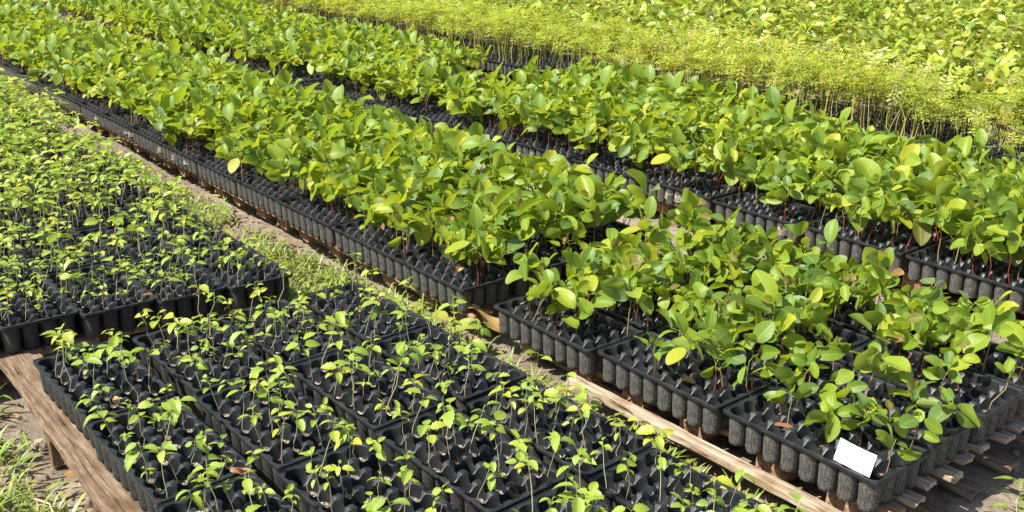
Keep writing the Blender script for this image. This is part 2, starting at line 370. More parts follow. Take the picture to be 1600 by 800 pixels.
def leafy_plant(lod=0, H=None):
    s, f = G(), G(); H = H or RNG.uniform(0.20, 0.32)
    p = stem_pts(H, 0.15, 4); tube(s, p, 0.0022, 0.0015, 3, 0.2)
    az = RNG.uniform(0, 6.28); nl = RNG.integers(10, 15)
    nu, nv = ((7, 3) if lod == 0 else (4, 3))
    for i in range(nl):
        u = 0.5 + 0.5 * i / nl; base = at(p, u); az += 2.4 + RNG.normal(0, 0.4); pt = RNG.uniform(-0.2, 1.35)
        Lf = np.clip(jit(0.10, 0.2), 0.05, 0.13)
        leaf(f, base, az, pt, RNG.normal(0, 0.7), Lf, Lf * RNG.uniform(0.34, 0.48), RNG.uniform(0.4, 1.4), RNG.uniform(0.1, 0.45),
             RNG.uniform(0.955, 1) if RNG.random() < 0.05 else float(np.clip(RNG.beta(1.5, 2.0), 0, 0.93)), nu, nv, 'lance')
    return s, f

# ------------------------------------------------------------------ tray
P = 0.06; NL, NW = 8, 4; TL, TW = 0.5, 0.2538; TH = 0.101
RH = 0.476 * P; SAD = 0.34 * P      # hole radius, depth of the notch between two holes
def tray_top():
    g = G(); mx, my = (TL - NL * P) / 2 - 0.006, (TW - NW * P) / 2 - 0.004
    nseg = 40; a = (np.arange(nseg) + 0.5) * 2 * np.pi / nseg
    for i in range(NL):
        for j in range(NW):
            cx, cy = -(i + 0.5) * P - (TL - NL * P) / 2, (j + 0.5) * P + (TW - NW * P) / 2
            ex0 = P / 2 + (mx if i == 0 else 0); ex1 = P / 2 + (mx if i == NL - 1 else 0)
            ey0 = P / 2 + (my if j == 0 else 0); ey1 = P / 2 + (my if j == NW - 1 else 0)
            ca, sa = np.cos(a), np.sin(a)
            qx = np.where(ca > 0, ex0, ex1) / np.maximum(np.abs(ca), 1e-6); qy = np.where(sa > 0, ey1, ey0) / np.maximum(np.abs(sa), 1e-6)
            q = np.minimum(qx, qy)
            # keep corners of the cell square on the outline
            # saddles: the wall between two neighbouring holes sinks in a rounded notch; sides facing the rim stay level
            vert = qy < qx
            tang = np.where(vert, np.abs(ca), np.abs(sa))
            inner = np.where(vert, np.where(sa > 0, j < NW - 1, j > 0), np.where(ca > 0, i > 0, i < NL - 1))
            def hz(r): return -SAD * inner * np.cos(np.pi / 2 * np.clip(np.abs(r * tang) / (0.33 * P), 0, 1)) ** 1.3
            rows = []
            def ring(r, z): rows.append(np.stack([cx + r * ca, cy + r * sa, z], -1))
            ring(q, hz(q)); rp = np.minimum(q - 1e-5, RH + 0.0012); zt = hz(np.full(nseg, RH)); ring(rp, zt)
            ring(np.full(nseg, RH), zt - 0.0008); ring(np.full(nseg, RH - 0.0003), zt - 0.0030)
            ring(np.full(nseg, RH - 0.0025), np.full(nseg, -0.030)); ring(np.full(nseg, RH - 0.0045), np.full(nseg, -0.055))
            ring(np.full(nseg, RH - 0.0075), np.full(nseg, -TH + 0.004))
            V = np.concatenate(rows); F = []
            for k in range(len(rows) - 1):
                for s_ in range(nseg):
                    s2 = (s_ + 1) % nseg; F.append((k * nseg + s_, k * nseg + s2, (k + 1) * nseg + s2, (k + 1) * nseg + s_))
            g.add(V, F)
            # corner filler of each cell square (the outline passes the true corners)
            for (sx, sy) in ((1, 1), (-1, 1), (-1, -1), (1, -1)):
                X = cx + sx * (ex0 if sx > 0 else ex1); Y = cy + sy * (ey1 if sy > 0 else ey0)
                ang = math.atan2(Y - cy, X - cx) % (2 * math.pi); k = int(ang / (2 * np.pi / nseg) - 0.5) % nseg
                k2 = (k + 1) % nseg; k3 = k
                A, B = V[k], V[k2]; mid = (A + B) / 2
                g.add([A, [X, Y, 0], B, mid], [(0, 1, 2, 3)])
    # lip: rolled rim with a groove, round corners
    def outline(ins, z, rc=0.016):
        x0, x1, y0, y1 = -TL + ins, -ins, ins, TW - ins; rc = max(rc - ins, 0.003); pts = []
        for (ccx, ccy, a0) in ((x1 - rc, y0 + rc, -90), (x1 - rc, y1 - rc, 0), (x0 + rc, y1 - rc, 90), (x0 + rc, y0 + rc, 180)):
            for k in range(6):
                t_ = R(a0 + 18 * k); pts.append((ccx + rc * math.cos(t_), ccy + rc * math.sin(t_), z))
        return np.array(pts)
    prof = [(0.0062, -0.0005), (0.0056, 0.0012), (0.0036, 0.0016), (0.0030, 0.0002), (0.0022, 0.0002), (0.0014, 0.0022), (0.0, 0.0016), (-0.0008, -0.002), (-0.0004, -0.008), (0.001, -0.008)]
    rows = [outline(i_, z_) for i_, z_ in prof]; n = len(rows[0]); V = np.concatenate(rows); F = []
    for k in range(len(rows) - 1):
        for s_ in range(n):
            s2 = (s_ + 1) % n; F.append((k * n + s_, (k + 1) * n + s_, (k + 1) * n + s2, k * n + s2))
    g.add(V, F); return g
def tube_geo(cx=0, cy=0, seed=0, nseg=30, outs=()):
    """a tube under a cell; its wall climbs to the rim on the sides that face out of the tray (outs: angles), else it ends under the saddles"""
    g = G(); a = np.arange(nseg) * 2 * np.pi / nseg; r_ = np.random.default_rng(seed)
    rib = 1 - 0.055 * (np.cos(a * 6 + seed) > 0.86) - 0.012 * np.cos(a * 12)
    face = np.zeros(nseg)
    for o_ in outs: face = np.maximum(face, np.clip((np.cos(a - o_) - 0.30) / 0.12, 0, 1))
    rows = []
    for z, rr in ((-0.002, 0.498), (-0.016, 0.494), (-0.03, 0.484), (-0.055, 0.462), (-0.088, 0.436), (-TH + 0.003, 0.425), (-TH, 0.39), (-TH - 0.001, 0.01)):
        zz = np.full(nseg, z)
        if z > -0.034: zz = zz * face + (1 - face) * (-0.038 + z * 0.2); rr = rr * face + (1 - face) * 0.475
        if z < -0.09: zz = zz + r_.normal(0, 0.0014, nseg)
        rb = 1 + (rib - 1) * min(1.0, -z / 0.03)
        rows.append(np.stack([cx + rr * P * rb * np.cos(a), cy + rr * P * rb * np.sin(a), zz], -1))
    V = np.concatenate(rows); F = []
    for k in range(len(rows) - 1):
        for s_ in range(nseg):
            s2 = (s_ + 1) % nseg; F.append((k * nseg + s_, (k + 1) * nseg + s_, (k + 1) * nseg + s2, k * nseg + s2))
    g.add(V, F); return g
def outs_of(i, j):
    o_ = []
    if i == 0: o_.append(0.0)
    if i == NL - 1: o_.append(math.pi)
    if j == 0: o_.append(-math.pi / 2)
    if j == NW - 1: o_.append(math.pi / 2)
    return tuple(o_)
def cell_xy(i, j): return -(i + 0.5) * P - (TL - NL * P) / 2, (j + 0.5) * P + (TW - NW * P) / 2
_top = tray_top(); TOP = {'black': mesh_of('tray_top', _top, [M['plastic']], True), 'dusty': mesh_of('tray_top_dusty', _top, [M['dustyplastic']], True)}
for me_ in TOP.values():
    if hasattr(me_, 'set_sharp_from_angle'): me_.set_sharp_from_angle(angle=R(24))
TUBE = {k: {q: [mesh_of('tube_shape', tube_geo(0, 0, s_, 30, q), [M[k]]) for s_ in range(3)] for q in {outs_of(i, j) for i in range(NL) for j in range(NW)}} for k in ('tubeblack', 'tubegrey')}
BLOCK = {}
for k in ('tubeblack', 'tubegrey'):
    g = G()
    for i in range(NL):
        for j in range(NW):
            if 0 < i < NL - 1 and 0 < j < NW - 1: continue
            q = tube_geo(*cell_xy(i, j), i * 4 + j, 18, outs_of(i, j)); g.add(*q.arrays()[:2])
    BLOCK[k] = mesh_of('tube_rows', g, [M[k]])
def plug_geo():
    g = G(); n = 18; a = np.arange(n) * 2 * np.pi / n; r = 0.40 * P; z0 = -0.66 * P
    rows = [(r, -0.07), (r, z0 + 0.003), (r - 0.0012, z0 + 0.0045), (r - 0.003, z0), (r * 0.5, z0 + 0.003), (0.0005, z0 + 0.004)]
    V = np.concatenate([np.stack([q * np.cos(a), q * np.sin(a), np.full(n, z) + RNG.normal(0, 0.0010, n) * (q < r)], -1) for q, z in rows]); F = []
    for k in range(len(rows) - 1):
        for s_ in range(n):
            s2 = (s_ + 1) % n; F.append((k * n + s_, k * n + s2, (k + 1) * n + s2, (k + 1) * n + s_))
    g.add(V, F); return g
_pl = [plug_geo() for _ in range(4)]
PLUG = [mesh_of('plug_shape', q, [M['soil']]) for q in _pl]
SOIL_Z = -0.66 * P

# ------------------------------------------------------------------ ground
def ground():
    n = 150; xs = np.concatenate([np.linspace(-60, -5, 20), np.linspace(-4.9, 6, n), np.linspace(6.2, 60, 20)])
    ys = np.concatenate([np.linspace(-10, 1, 10), np.linspace(1.05, 12, n), np.linspace(12.3, 90, 25)])
    X, Y = np.meshgrid(xs, ys, indexing='ij'); Z = np.zeros_like(X)
    for k in range(26):
        a, fr, ph = RNG.uniform(0, 6.28), RNG.uniform(1, 16), RNG.uniform(0, 6.28)
        Z += 0.010 / (1 + fr * 0.28) * np.sin(fr * (X * math.cos(a) + Y * math.sin(a)) + ph)
    V = np.stack([X, Y, Z - 0.012], -1).reshape(-1, 3)
    g = G(); g.add(V, grid_faces(len(xs), len(ys))[:, ::-1]); return g
tag(link('ground', mesh_of('ground', ground(), [M['ground']])), 'bare brown earth under and between the tray beds', 'ground', kind='structure')

# ------------------------------------------------------------------ timber
def plank_mesh(name, L, Wd, T, m, rough=0.003, nu=24, seed=0):
    r_ = np.random.default_rng(seed); g = G(); prof = []
    c = 0.0025
    ring = [(-Wd / 2 + c, -T / 2), (Wd / 2 - c, -T / 2), (Wd / 2, -T / 2 + c), (Wd / 2, T / 2 - c), (Wd / 2 - c, T / 2), (0, T / 2), (-Wd / 2 + c, T / 2), (-Wd / 2, T / 2 - c), (-Wd / 2, -T / 2 + c)]
    xs = np.linspace(-L / 2, L / 2, nu); V = []; n = len(ring)
    e = np.cumsum(r_.normal(0, rough * 0.6, nu)); e -= np.linspace(e[0], e[-1], nu)
    for i, x in enumerate(xs):
        for (y, z) in ring:
            xo = r_.normal(0, 0.004) if i in (0, nu - 1) else 0
            V.append((x + xo, y + (e[i] if y < 0 else -e[i] * 0.6) + r_.normal(0, rough * 0.15), z + e[(i * 7) % nu] * 0.25 * (z > 0)))
    F = []
    for i in range(nu - 1):
        for k in range(n):
            k2 = (k + 1) % n; F.append((i * n + k, i * n + k2, (i + 1) * n + k2, (i + 1) * n + k))
    V = np.array(V); g.add(V, F)
    for i, fl in ((0, True), (nu - 1, False)):
        rr = V[i * n:(i + 1) * n]; cc = rr.mean(0)
        for k in range(n):
            k2 = (k + 1) % n; q = [rr[k], rr[k2], cc, cc] if not fl else [rr[k2], rr[k], cc, cc]
            g.add([q[0], q[1], q[2], (np.array(q[2]) + q[0]) / 2], [(0, 1, 2, 3)])
    return mesh_of(name, g, [m], False)
def timber(name, L, Wd, T, m, s, t, z, yaw=0.0, parent=None, seed=0, rough=0.003, tilt=0.0):
    x, y = bed(s, t)
    return link(name, plank_mesh(name, L, Wd, T, m, rough, max(6, int(L / 0.05)), seed), parent, (x, y, z), (0, tilt, YAW + yaw))
DECK_Z = RZ - TH - 0.002
def empty(name, x, y, z=0.0, rz=0.0):
    o = bpy.data.objects.new(name, None); C.objects.link(o); o.location = (x, y, z); o.rotation_euler = (0, 0, rz); o.empty_display_size = 0.05
    return o
def pallet(s0, s1, t0, t1, label, wood_front, yaw=0.0, over=0.03, front=0.0, nb=6, pale=False):
    """deck boards along the bed, bearers across under them, and short foot blocks"""
    x, y = bed((s0 + s1) / 2, (t0 + t1) / 2); root = empty('pallet', x, y, 0, YAW + yaw)
    tag(root, label, 'pallet', 'timber pallets under the trays')
    L, Wd = (s1 - s0) * U + over * 2, (t1 - t0) * U
    k = 0
    for i in range(nb):
        tt = -Wd / 2 + Wd * (i + 0.5) / nb; first = i == 0
        o = link('deck_board', plank_mesh('deck_board', L + random.uniform(-.01, .03), 0.052 if pale else 0.085, 0.018, wood_front if first else M['wood_pale' if pale else 'wood_brown'], 0.004, 20, seed=int(s0 * 10 + i) % 97 + 50),
                 root, (random.uniform(-.01, .02), tt + (0.02 if pale else -0.008 - front) * first, DECK_Z - 0.010), (0, 0, random.uniform(-.02, .02)))
    for sx in (-0.36, 0.02, 0.33):
        o = link('bearer', plank_mesh('bearer', Wd - 0.11, 0.09, 0.07, M['wood_brown'], 0.003, 14, seed=int(sx * 10) + 70), root, (sx * L, -0.004, DECK_Z - 0.020 - 0.036), (0, 0, R(90)))
    for i in range(0, nb, 2):
        tt = -Wd / 2 + Wd * (i + (0.6 if pale else 1.0)) / nb
        link('bottom_board', plank_mesh('bottom_board', L + (0.03 if pale else -0.1), 0.08, 0.016, M['wood_grey'], 0.004, 20, seed=i + 90), root, (0.02, tt, DECK_Z - 0.100), (0, 0, random.uniform(-.02, .02)))
    return root
ORD = ['first', 'second', 'third', 'fourth', 'fifth', 'sixth', 'seventh', 'eighth', 'ninth', 'tenth', 'eleventh', 'twelfth', 'thirteenth', 'fourteenth', 'fifteenth', 'sixteenth', 'seventeenth', 'eighteenth', 'nineteenth', 'twentieth',
       'twenty-first', 'twenty-second', 'twenty-third', 'twenty-fourth']
NUM = ['none', 'one', 'two', 'three', 'four', 'five', 'six', 'seven', 'eight', 'nine', 'ten']

pallet(-1.52, -0.02, 0.04, 2.12, 'pallet with jutting pale slat ends under the tray holding the white card', M['wood_brown'], over=0.008, nb=10, pale=True)
pallet(-3.03, -1.62, 0.04, 2.12, 'pallet under the trays beside the big tan dry leaf', M['wood_brown'], nb=8)
for k in range(10):
    s1 = -3.42 - k * 1.5
    pallet(s1 - 1.40, s1, -0.015, 2.1, f'reddish pallet under the long block, {ORD[k]} one back from the big dry leaf', M['wood_brown'], nb=7, front=0.022)
for k in range(9):
    s1 = 1.2 - k * 2.05
    pallet(s1 - 2.0, s1, 3.40, 5.38, f'shaded pallet under the trays across the dirt gap, {ORD[k]} from the near end', M['wood_brown'], nb=7)
pallet(-3.95, -0.7, -2.22, -0.60, 'shaded pallet under the toothed seedling trays beside the weathered plank', M['wood_brown'], nb=7)
for k in range(5):
    s1 = -4.75 - k * 2.05
    o = pallet(s1 - 2.0, s1, -3.2, -0.92, f'dark pallet under the rear toothed seedling block, {ORD[k]} one back', M['wood_brown'], yaw=R(-0.9), nb=7)
    dx = k * 0.11 * 2; o.location.x += 0.12 * k * 0; 
# pale rail in front of the white-card block, resting a little lower than the trays
o = timber('rail', 2.15 * U * 1.06, 0.034, 0.028, M['wood_pale'], -1.06, -0.025, DECK_Z - 0.036, R(0.3), seed=3, rough=0.003)
tag(o, 'pale timber rail lying along the foot of the white-card tray block', 'rail')
# weathered plank along the left block with its posts
root = empty('plank_bench', *bed(-3.0, -2.88), 0, YAW)
tag(root, 'weathered grey-brown plank on short posts along the trays by the weeds', 'plank')
link('plank', plank_mesh('plank', 2.6, 0.130, 0.026, M['wood_grey'], 0.003, 60, 7), root, (0.05, 0.018, DECK_Z - 0.014))
for s_ in (-1.02, -0.30, 0.12, 0.75):
    link('post', plank_mesh('post', 0.115, 0.05, 0.035, M['wood_grey'], 0.002, 8, 9), root, (s_, -0.022, (DECK_Z - 0.03) / 2 - 0.006), (0, R(90), 0))

# ------------------------------------------------------------------ trays and their cells
TRAYS = []      # (bedname, row, k, root matrix pieces, fill)
def place_tray(bedn, r, k, x, y, z, yaw, label, group, style, near):
    root = empty('seedling_tray', x, y, z, yaw)
    tag(root, label, 'tray', group)
    top = TOP['dusty' if style == 'tubegrey' else 'black']
    link('top_sheet', top, root)
    if near:
        for i in range(NL):
            for j in range(NW):
                cx, cy = cell_xy(i, j); link('tube', TUBE[style][outs_of(i, j)][(i * 2 + j) % 3], root, (cx, cy, 0))
    else:
        link('tube_rows', BLOCK[style], root)
    TRAYS.append((bedn, r, k, x, y, z, yaw))
def jz(): return RZ + random.uniform(-0.004, 0.004)
JIT = lambda a=0.012: random.uniform(-a, a)
across = lambda r: '' if r == 0 else f', {NUM[r]} across'
tphr = {}
# white-card block
for r in range(4):
    for k in range(3):
        ds = {(0, 0): 0, (0, 1): -1.02, (0, 2): -2.03}.get((r, k), -k * 1.017 + JIT()); dt = {(0, 0): 0, (0, 1): -0.02, (0, 2): -0.07}.get((r, k), r * 0.548 + JIT() - 0.02 * k)
        x, y = bed(ds, dt)
        if r == 0 and k == 0: ph = 'in the white-card tray'; lb = 'black tube tray at the near corner holding the blank white card'
        else:
            a = ' and '.join(q for q in ([f'{NUM[k]} back'] if k else []) + ([f'{NUM[r]} across'] if r else []))
            ph = f'{a} from white card'; lb = f'black tube tray of broad-leaf seedlings, {a} from the white card'
        tphr['P', r, k] = ph
        place_tray('P', r, k, x, y, RZ if r == 0 else jz(), YAW + R(JIT(0.4)), lb, 'trays of broad-leaf seedlings', 'tubegrey', r == 0 or k == 0 and r < 3)
# long block behind it
QS = [-3.38, -4.36, -5.36, -6.35]
for r in range(4):
    for k in range(16 if r == 0 else 10):
        s_ = (QS[k] if k < 4 else -6.35 - (k - 3) * 1.012) + (JIT() if r else 0)
        x, y = bed(s_, -0.075 + r * 0.545)
        ph = f'long block, {ORD[k]} tray, {ORD[r]} line'; tphr['Q', r, k] = ph
        lb = f'dusty tube tray, {ORD[k]} back from the big dry leaf, {ORD[r]} line from the aisle'
        place_tray('Q', r, k, x, y, RZ + random.uniform(-.007, .003), YAW + R(JIT(0.5)), lb, 'trays of broad-leaf seedlings', 'tubegrey', r == 0 and k < 2)
# bed across the dirt gap
for r in range(6):
    for k in range(6 if r == 5 else 0, 18 if r < 2 else 10):
        s_ = 1.24 - k * 1.020 + JIT(0.004)
        x, y = bed(s_, 3.28 + r * 0.548 - 0.012 * max(k - 6, 0))
        lb = f'tube tray across the dirt gap, {ORD[k]} from its near end, {ORD[r]} line'
        place_tray('V', r, k, x, y, jz(), YAW + R(JIT(0.5)), lb, 'trays of broad-leaf seedlings', 'tubegrey', False)
# toothed seedlings, near block by the plank
TS = {0: (-2.87, [-3.07, -2.05, -1.035, -0.02]), 1: (-2.275, [-3.01, -1.98, -0.96, 0.06]), 2: (-1.675, [-3.035, -2.02, -1.0, 0.02]), 3: (-1.09, [-3.02, -2.0, -0.96, 0.06])}
for r in range(4):
    t_, ss = TS[r]
    for k, s_ in enumerate(ss):
        x, y = bed(s_, t_)
        ph = f'near block, {ORD[k]} tray, {ORD[r]} line'; tphr['S', r, k] = ph
        lb = f'black tray of toothed seedlings, near block, {ORD[k]} along, {ORD[r]} line from the plank'
        place_tray('S', r, k, x, y, RZ + (0.006 if r == 1 and k == 0 else 0.0), YAW + R(1.4), lb, 'trays of toothed seedlings', 'tubeblack', r == 0 and k < 3 or k == 1 and r < 3)
# toothed seedlings, rear block
YU = R(-51.5); EF = np.array([-0.442, -0.261]); E1 = np.array([math.cos(YU), math.sin(YU)]); E2 = np.array([-E1[1], E1[0]])
for r in range(5):
    for k in range(11):
        p = (np.array([-2.065, 6.876]) + EF * r - E1 * (k * 1.018) + D2 * 0.05 * k * 0) * U
        ph = f'rear block, {ORD[k]} tray, {ORD[r]} line'; tphr['U', r, k] = ph
        lb = f'black tray of toothed seedlings, rear block, {ORD[k]} back, {ORD[r]} line from the aisle'
        place_tray('U', r, k, p[0], p[1], RZ + JIT(0.003), YU + R(JIT(0.3)), lb, 'trays of toothed seedlings', 'tubeblack', False)
# feathery seedlings
for r in range(3):
    for k in range(20):
        x, y = bed(-1.0 - k * 1.02 + JIT(), 6.95 + r * 0.545)
        lb = f'tube tray under the yellow feathery seedlings, {ORD[k]} from its near end, {ORD[r]} line'
        place_tray('W', r, k, x, y, jz(), YAW, lb, 'trays of feathery seedlings', 'tubegrey', False)

# ------------------------------------------------------------------ seedlings: scatter, choose the 300 that show largest, merge the rest
def in_frame(P3, m=0.22):
    q = to_px(P3); return (q[:, 0] > -1600 * m) & (q[:, 0] < 1600 * (1 + m)) & (q[:, 1] > -800 * m) & (q[:, 1] < 800 * (1 + m)) & (q[:, 2] > 0.3)
def frame_only(q): return (q[0] > -10) & (q[0] < 1610) & (q[1] > -5) & (q[1] < 840)
def arr(g): return g.arrays()
class Kind:
    def __init__(s, name, maker, nv, sm, fm, lod_nv=8):
        s.name = name; s.sm, s.fm = sm, fm
        s.var = [maker(0) for _ in range(nv)]; s.lod = [maker(1) for _ in range(lod_nv)]
        s.mesh = [(mesh_of(name + '_stem', a, [sm]), mesh_of(name + '_foliage', b, [fm])) for a, b in s.var]
        s.spots = []    # (x, y, z, rz, scale, tilt x, tilt y, tray key, cell)
    def add(s, x, y, z, sc, key=None, cell=None, tilt=0.08, rz=None):
        s.spots.append((x, y, z, RNG.uniform(0, 6.28) if rz is None else rz, sc, RNG.normal(0, tilt), RNG.normal(0, tilt), key, cell))
    def sort(s):
        P3 = np.array([q[:3] for q in s.spots]); px = to_px(P3 + [0, 0, 0.10]); ok = in_frame(P3 + [0, 0, 0.1])
        idx = [i for i in np.argsort(px[:, 2]) if ok[i]]
        vis = [i for i in idx if frame_only(px[i])]
        one = vis[:300]; so = set(one); return one, [i for i in idx if i not in so], px
def merged(kind, idx, name, label, cat, px, soils=False):
    srcs = []
    for full in (True, False):
        vs = kind.var if full else kind.lod
        srcs.append([[np.concatenate([arr(a)[0], arr(b)[0]]), np.concatenate([arr(a)[1], arr(b)[1] + len(arr(a)[0])]), np.concatenate([arr(a)[2], arr(b)[2]]),
                      np.concatenate([arr(a)[3], arr(b)[3]]), np.concatenate([np.zeros(len(arr(a)[1])), np.ones(len(arr(b)[1]))])] for a, b in vs])
    if soils:
        for lst in srcs:
            for v in lst:
                pv, pf, pl_, pt_ = _pl[0].arrays(); pv = pv - [0, 0, SOIL_Z]
                v[1] = np.concatenate([v[1], pf + len(v[0])]); v[0] = np.concatenate([v[0], pv]); v[2] = np.concatenate([v[2], pl_]); v[3] = np.concatenate([v[3], pt_]); v[4] = np.concatenate([v[4], np.full(len(pf), 2)])
    VV, FF, LL, TT, MI, n = [], [], [], [], [], 0
    for i in idx:
        x, y, z, rz, sc, tx, ty = kind.spots[i][:7]
        lst = srcs[0] if px[i, 2] < 5.2 else srcs[1]
        v, f, l, t_, mi = lst[RNG.integers(len(lst))]
        q = v @ (rotz(rz) @ rotx(tx) @ roty(ty)).T * sc + [x, y, z]
        d = RNG.normal(0, 0.09); tt = np.where(t_ < 0.02, t_, np.where(t_ > 0.92, t_, np.clip(t_ + d, 0.02, 0.9)))
        VV.append(q); FF.append(f + n); LL.append(l); TT.append(tt); MI.append(mi); n += len(v)
    me = mesh_np(name, np.concatenate(VV), np.concatenate(FF), np.concatenate(LL), np.concatenate(TT), [kind.sm, kind.fm, M['soil']], np.concatenate(MI))
    tag(link(name, me), label, cat, kind='stuff')
def cells(T):
    bedn, r, k, x, y, z, yaw = T; c, s_ = math.cos(yaw), math.sin(yaw)
    for i in range(NL):
        for j in range(NW):
            cx, cy = cell_xy(i, j); yield i, j, x + c * cx - s_ * cy, y + s_ * cx + c * cy, z + SOIL_Z

broad = Kind('broad_leaf_seedling', broad_plant, 16, M['redstem'], M['broad'], 12)
tooth = Kind('toothed_seedling', tooth_plant, 16, M['greystem'], M['tooth'], 10)
fern = Kind('feathery_seedling', fern_plant, 8, M['fernstem'], M['fern'], 10)
leafy = Kind('lance_leaf_seedling', leafy_plant, 8, M['fernstem'], M['leafy'], 10)
FILL_P = {(0, 0): 0.36, (1, 0): 0.30, (2, 0): 0.42, (3, 0): 0.5, (0, 1): 0.36, (1, 1): 0.52, (0, 2): 0.40, (1, 2): 0.62}
CARD_TRAY = {(7, 1), (5, 1), (6, 3), (3, 1), (3, 2), (2, 2), (1, 3), (0, 1), (0, 3), (4, 3), (6, 2)}
for T in TRAYS:
    bedn, r, k = T[:3]; sN, tN = 0, 0
    for i, j, x, y, z in cells(T):
        if bedn == 'P':
            p_ = FILL_P.get((r, k), 0.6); sc = RNG.uniform(0.72, 1.05) + 0.05 * k
            if r == 0 and j == 0: p_ *= 0.55
            if k == 0 and i < 2: p_ *= 0.5
            if r == 0 and k == 0: p_ = 1.0 if (i, j) in CARD_TRAY else 0.0; sc = RNG.uniform(0.72, 0.92)
            if r == 3: sc *= 1.12
            if RNG.random() < p_: broad.add(x, y, z, sc, ('P', r, k), (i, j), 0.12)
        elif bedn == 'Q':
            p_ = 0.72 if not (r == 0 and j < 2) else (0.28 if j == 0 else 0.52)
            if k == 0 and i < 2: p_ *= 0.5
            if RNG.random() < p_: broad.add(x, y, z, RNG.uniform(0.9, 1.2) + 0.10 * (r == 3), ('Q', r, k), (i, j), 0.12)
        elif bedn == 'V':
            p_ = 0.70 if r > 0 else (0.22, 0.34, 0.5, 0.62)[j]
            if RNG.random() < p_: broad.add(x, y, z, RNG.uniform(0.95, 1.3), None, None, 0.12)
        elif bedn == 'S':
            p_ = 0.92 if (i + j) % 2 == 0 else 0.16
            if RNG.random() < p_: tooth.add(x, y, z, RNG.uniform(0.55, 1.18) + (0.1 if (r, k) == (0, 0) else 0), ('S', r, k), (i, j), 0.09)
        elif bedn == 'U':
            p_ = (0.95 if (i + j) % 2 == 0 else 0.32) if k < 2 else 0.80 if k < 3 else 0.92
            if RNG.random() < p_: tooth.add(x, y, z, RNG.uniform(0.65, 1.1) + 0.10 * min(k, 6), ('U', r, k), (i, j), 0.09)
        elif bedn == 'W':
            if RNG.random() < (0.44 if r == 0 else 0.55): fern.add(x, y, z, RNG.uniform(0.72, 1.2) * (0.72 if k < 2 else 0.86 if k < 3 else 1.0), None, None, 0.12)
# beds too far back for their trays to show: seedlings stand in the same grid
for s_ in np.arange(-30.0, -11.0, 0.14):
    for t_ in np.arange(-0.02, 2.1, 0.14):
        if t_ < 0.5 and s_ > -18.5: continue
        if s_ > -12.4 and t_ > 0.5: continue
        if RNG.random() < 0.62: broad.add(*bed(s_ + RNG.normal(0, .03), t_), RZ + SOIL_Z, RNG.uniform(0.9, 1.25), None, None, 0.12)
    for t_ in np.arange(3.2, 6.5, 0.14):
        if t_ < 4.3 and s_ > -16.0: continue
        if s_ > -8.0 and t_ >= 4.3: continue
        if RNG.random() < 0.62: broad.add(*bed(s_ + RNG.normal(0, .03), t_ - 0.1), RZ + SOIL_Z, RNG.uniform(0.9, 1.2), None, None, 0.12)
for s_ in np.arange(-33, -21, 0.13):
    for t_ in np.arange(6.9, 8.5, 0.13):
        if RNG.random() < 0.55: fern.add(*bed(s_, t_ + RNG.normal(0, .03)), RZ + SOIL_Z, RNG.uniform(0.85, 1.15), None, None, 0.07)
for s_ in np.arange(-34, 0, 0.19):
    for t_ in np.arange(9.0, 30, 0.19):
        if RNG.random() < 0.86: leafy.add(*bed(s_ + RNG.normal(0, .05), t_ + RNG.normal(0, .05) - (0.5 if s_ > -5 else 0)), RZ + SOIL_Z, RNG.uniform(0.85, 1.2), None, None, 0.15)

HT = [(0.9, 'short'), (1.08, 'medium'), (9, 'tall')]
def individuals(kind, idx, labeler, cat, group, plug=True, parts=True):
    for i in idx:
        x, y, z, rz, sc, tx, ty, key, cell = kind.spots[i]
        vi = int(RNG.integers(len(kind.mesh))); st, fo = kind.mesh[vi]
        if parts:
            root = empty(kind.name, x, y, z, rz); root.scale = (sc, sc, sc)
            link('stem', st, root, (0, 0, 0), (tx, ty, 0)); link('foliage', fo, root, (0, 0, 0), (tx, ty, 0))
            if plug:
                link('root_plug', PLUG[vi % 4], root, (0, 0, -SOIL_Z / sc), (0, 0, 0), 1.0 / sc)
        else:
            root = link(kind.name, kind.whole[vi], None, (x, y, z), (tx, ty, rz), sc)
        tag(root, labeler(key, cell, sc, vi), cat, group)
ids, rest, px = broad.sort()
individuals(broad, ids, lambda k, c, sc, v: f'broad-leaf seedling, {ORD[c[1]]} cell of {ORD[c[0]]} row, {tphr[k]}' if k else 'red-stemmed broad-leaf seedling standing in the first trays across the dirt gap',
            'seedling', 'broad-leaf seedlings in tube trays')
merged(broad, rest, 'broad_leaf_seedlings_mass', 'dense mass of glossy broad-leaf seedlings filling the long beds behind', 'seedlings', px, True)
ids, rest, px = tooth.sort()
individuals(tooth, ids, lambda k, c, sc, v: f'toothed seedling, {ORD[c[1]]} cell of {ORD[c[0]]} row, {tphr[k]}', 'seedling', 'toothed seedlings in black trays')
merged(tooth, rest, 'toothed_seedlings_mass', 'mass of pale toothed seedlings crowding the rear block by the aisle', 'seedlings', px, True)
ids, rest, px = fern.sort()
individuals(fern, ids, lambda k, c, sc, v: 'thin yellow-stemmed feathery seedling at the near end of the feathery bed', 'seedling', 'feathery seedlings', plug=False)
merged(fern, rest, 'feathery_seedlings_mass', 'yellow-green mass of feathery seedlings beyond the broad-leaf beds', 'seedlings', px)
leafy.whole = [mesh_np('lance_leaf_seedling', np.concatenate([arr(a)[0], arr(b)[0]]), np.concatenate([arr(a)[1], arr(b)[1] + len(arr(a)[0])]), np.concatenate([arr(a)[2], arr(b)[2]]),
               np.concatenate([arr(a)[3], arr(b)[3]]), [leafy.sm, leafy.fm], np.concatenate([np.zeros(len(arr(a)[1])), np.ones(len(arr(b)[1]))])) for a, b in leafy.var]
ids, rest, px = leafy.sort()
individuals(leafy, ids, lambda k, c, sc, v: 'glossy lance-leaved seedling at the front edge of the farthest leafy bed', 'seedling', 'lance-leaved seedlings', parts=False)
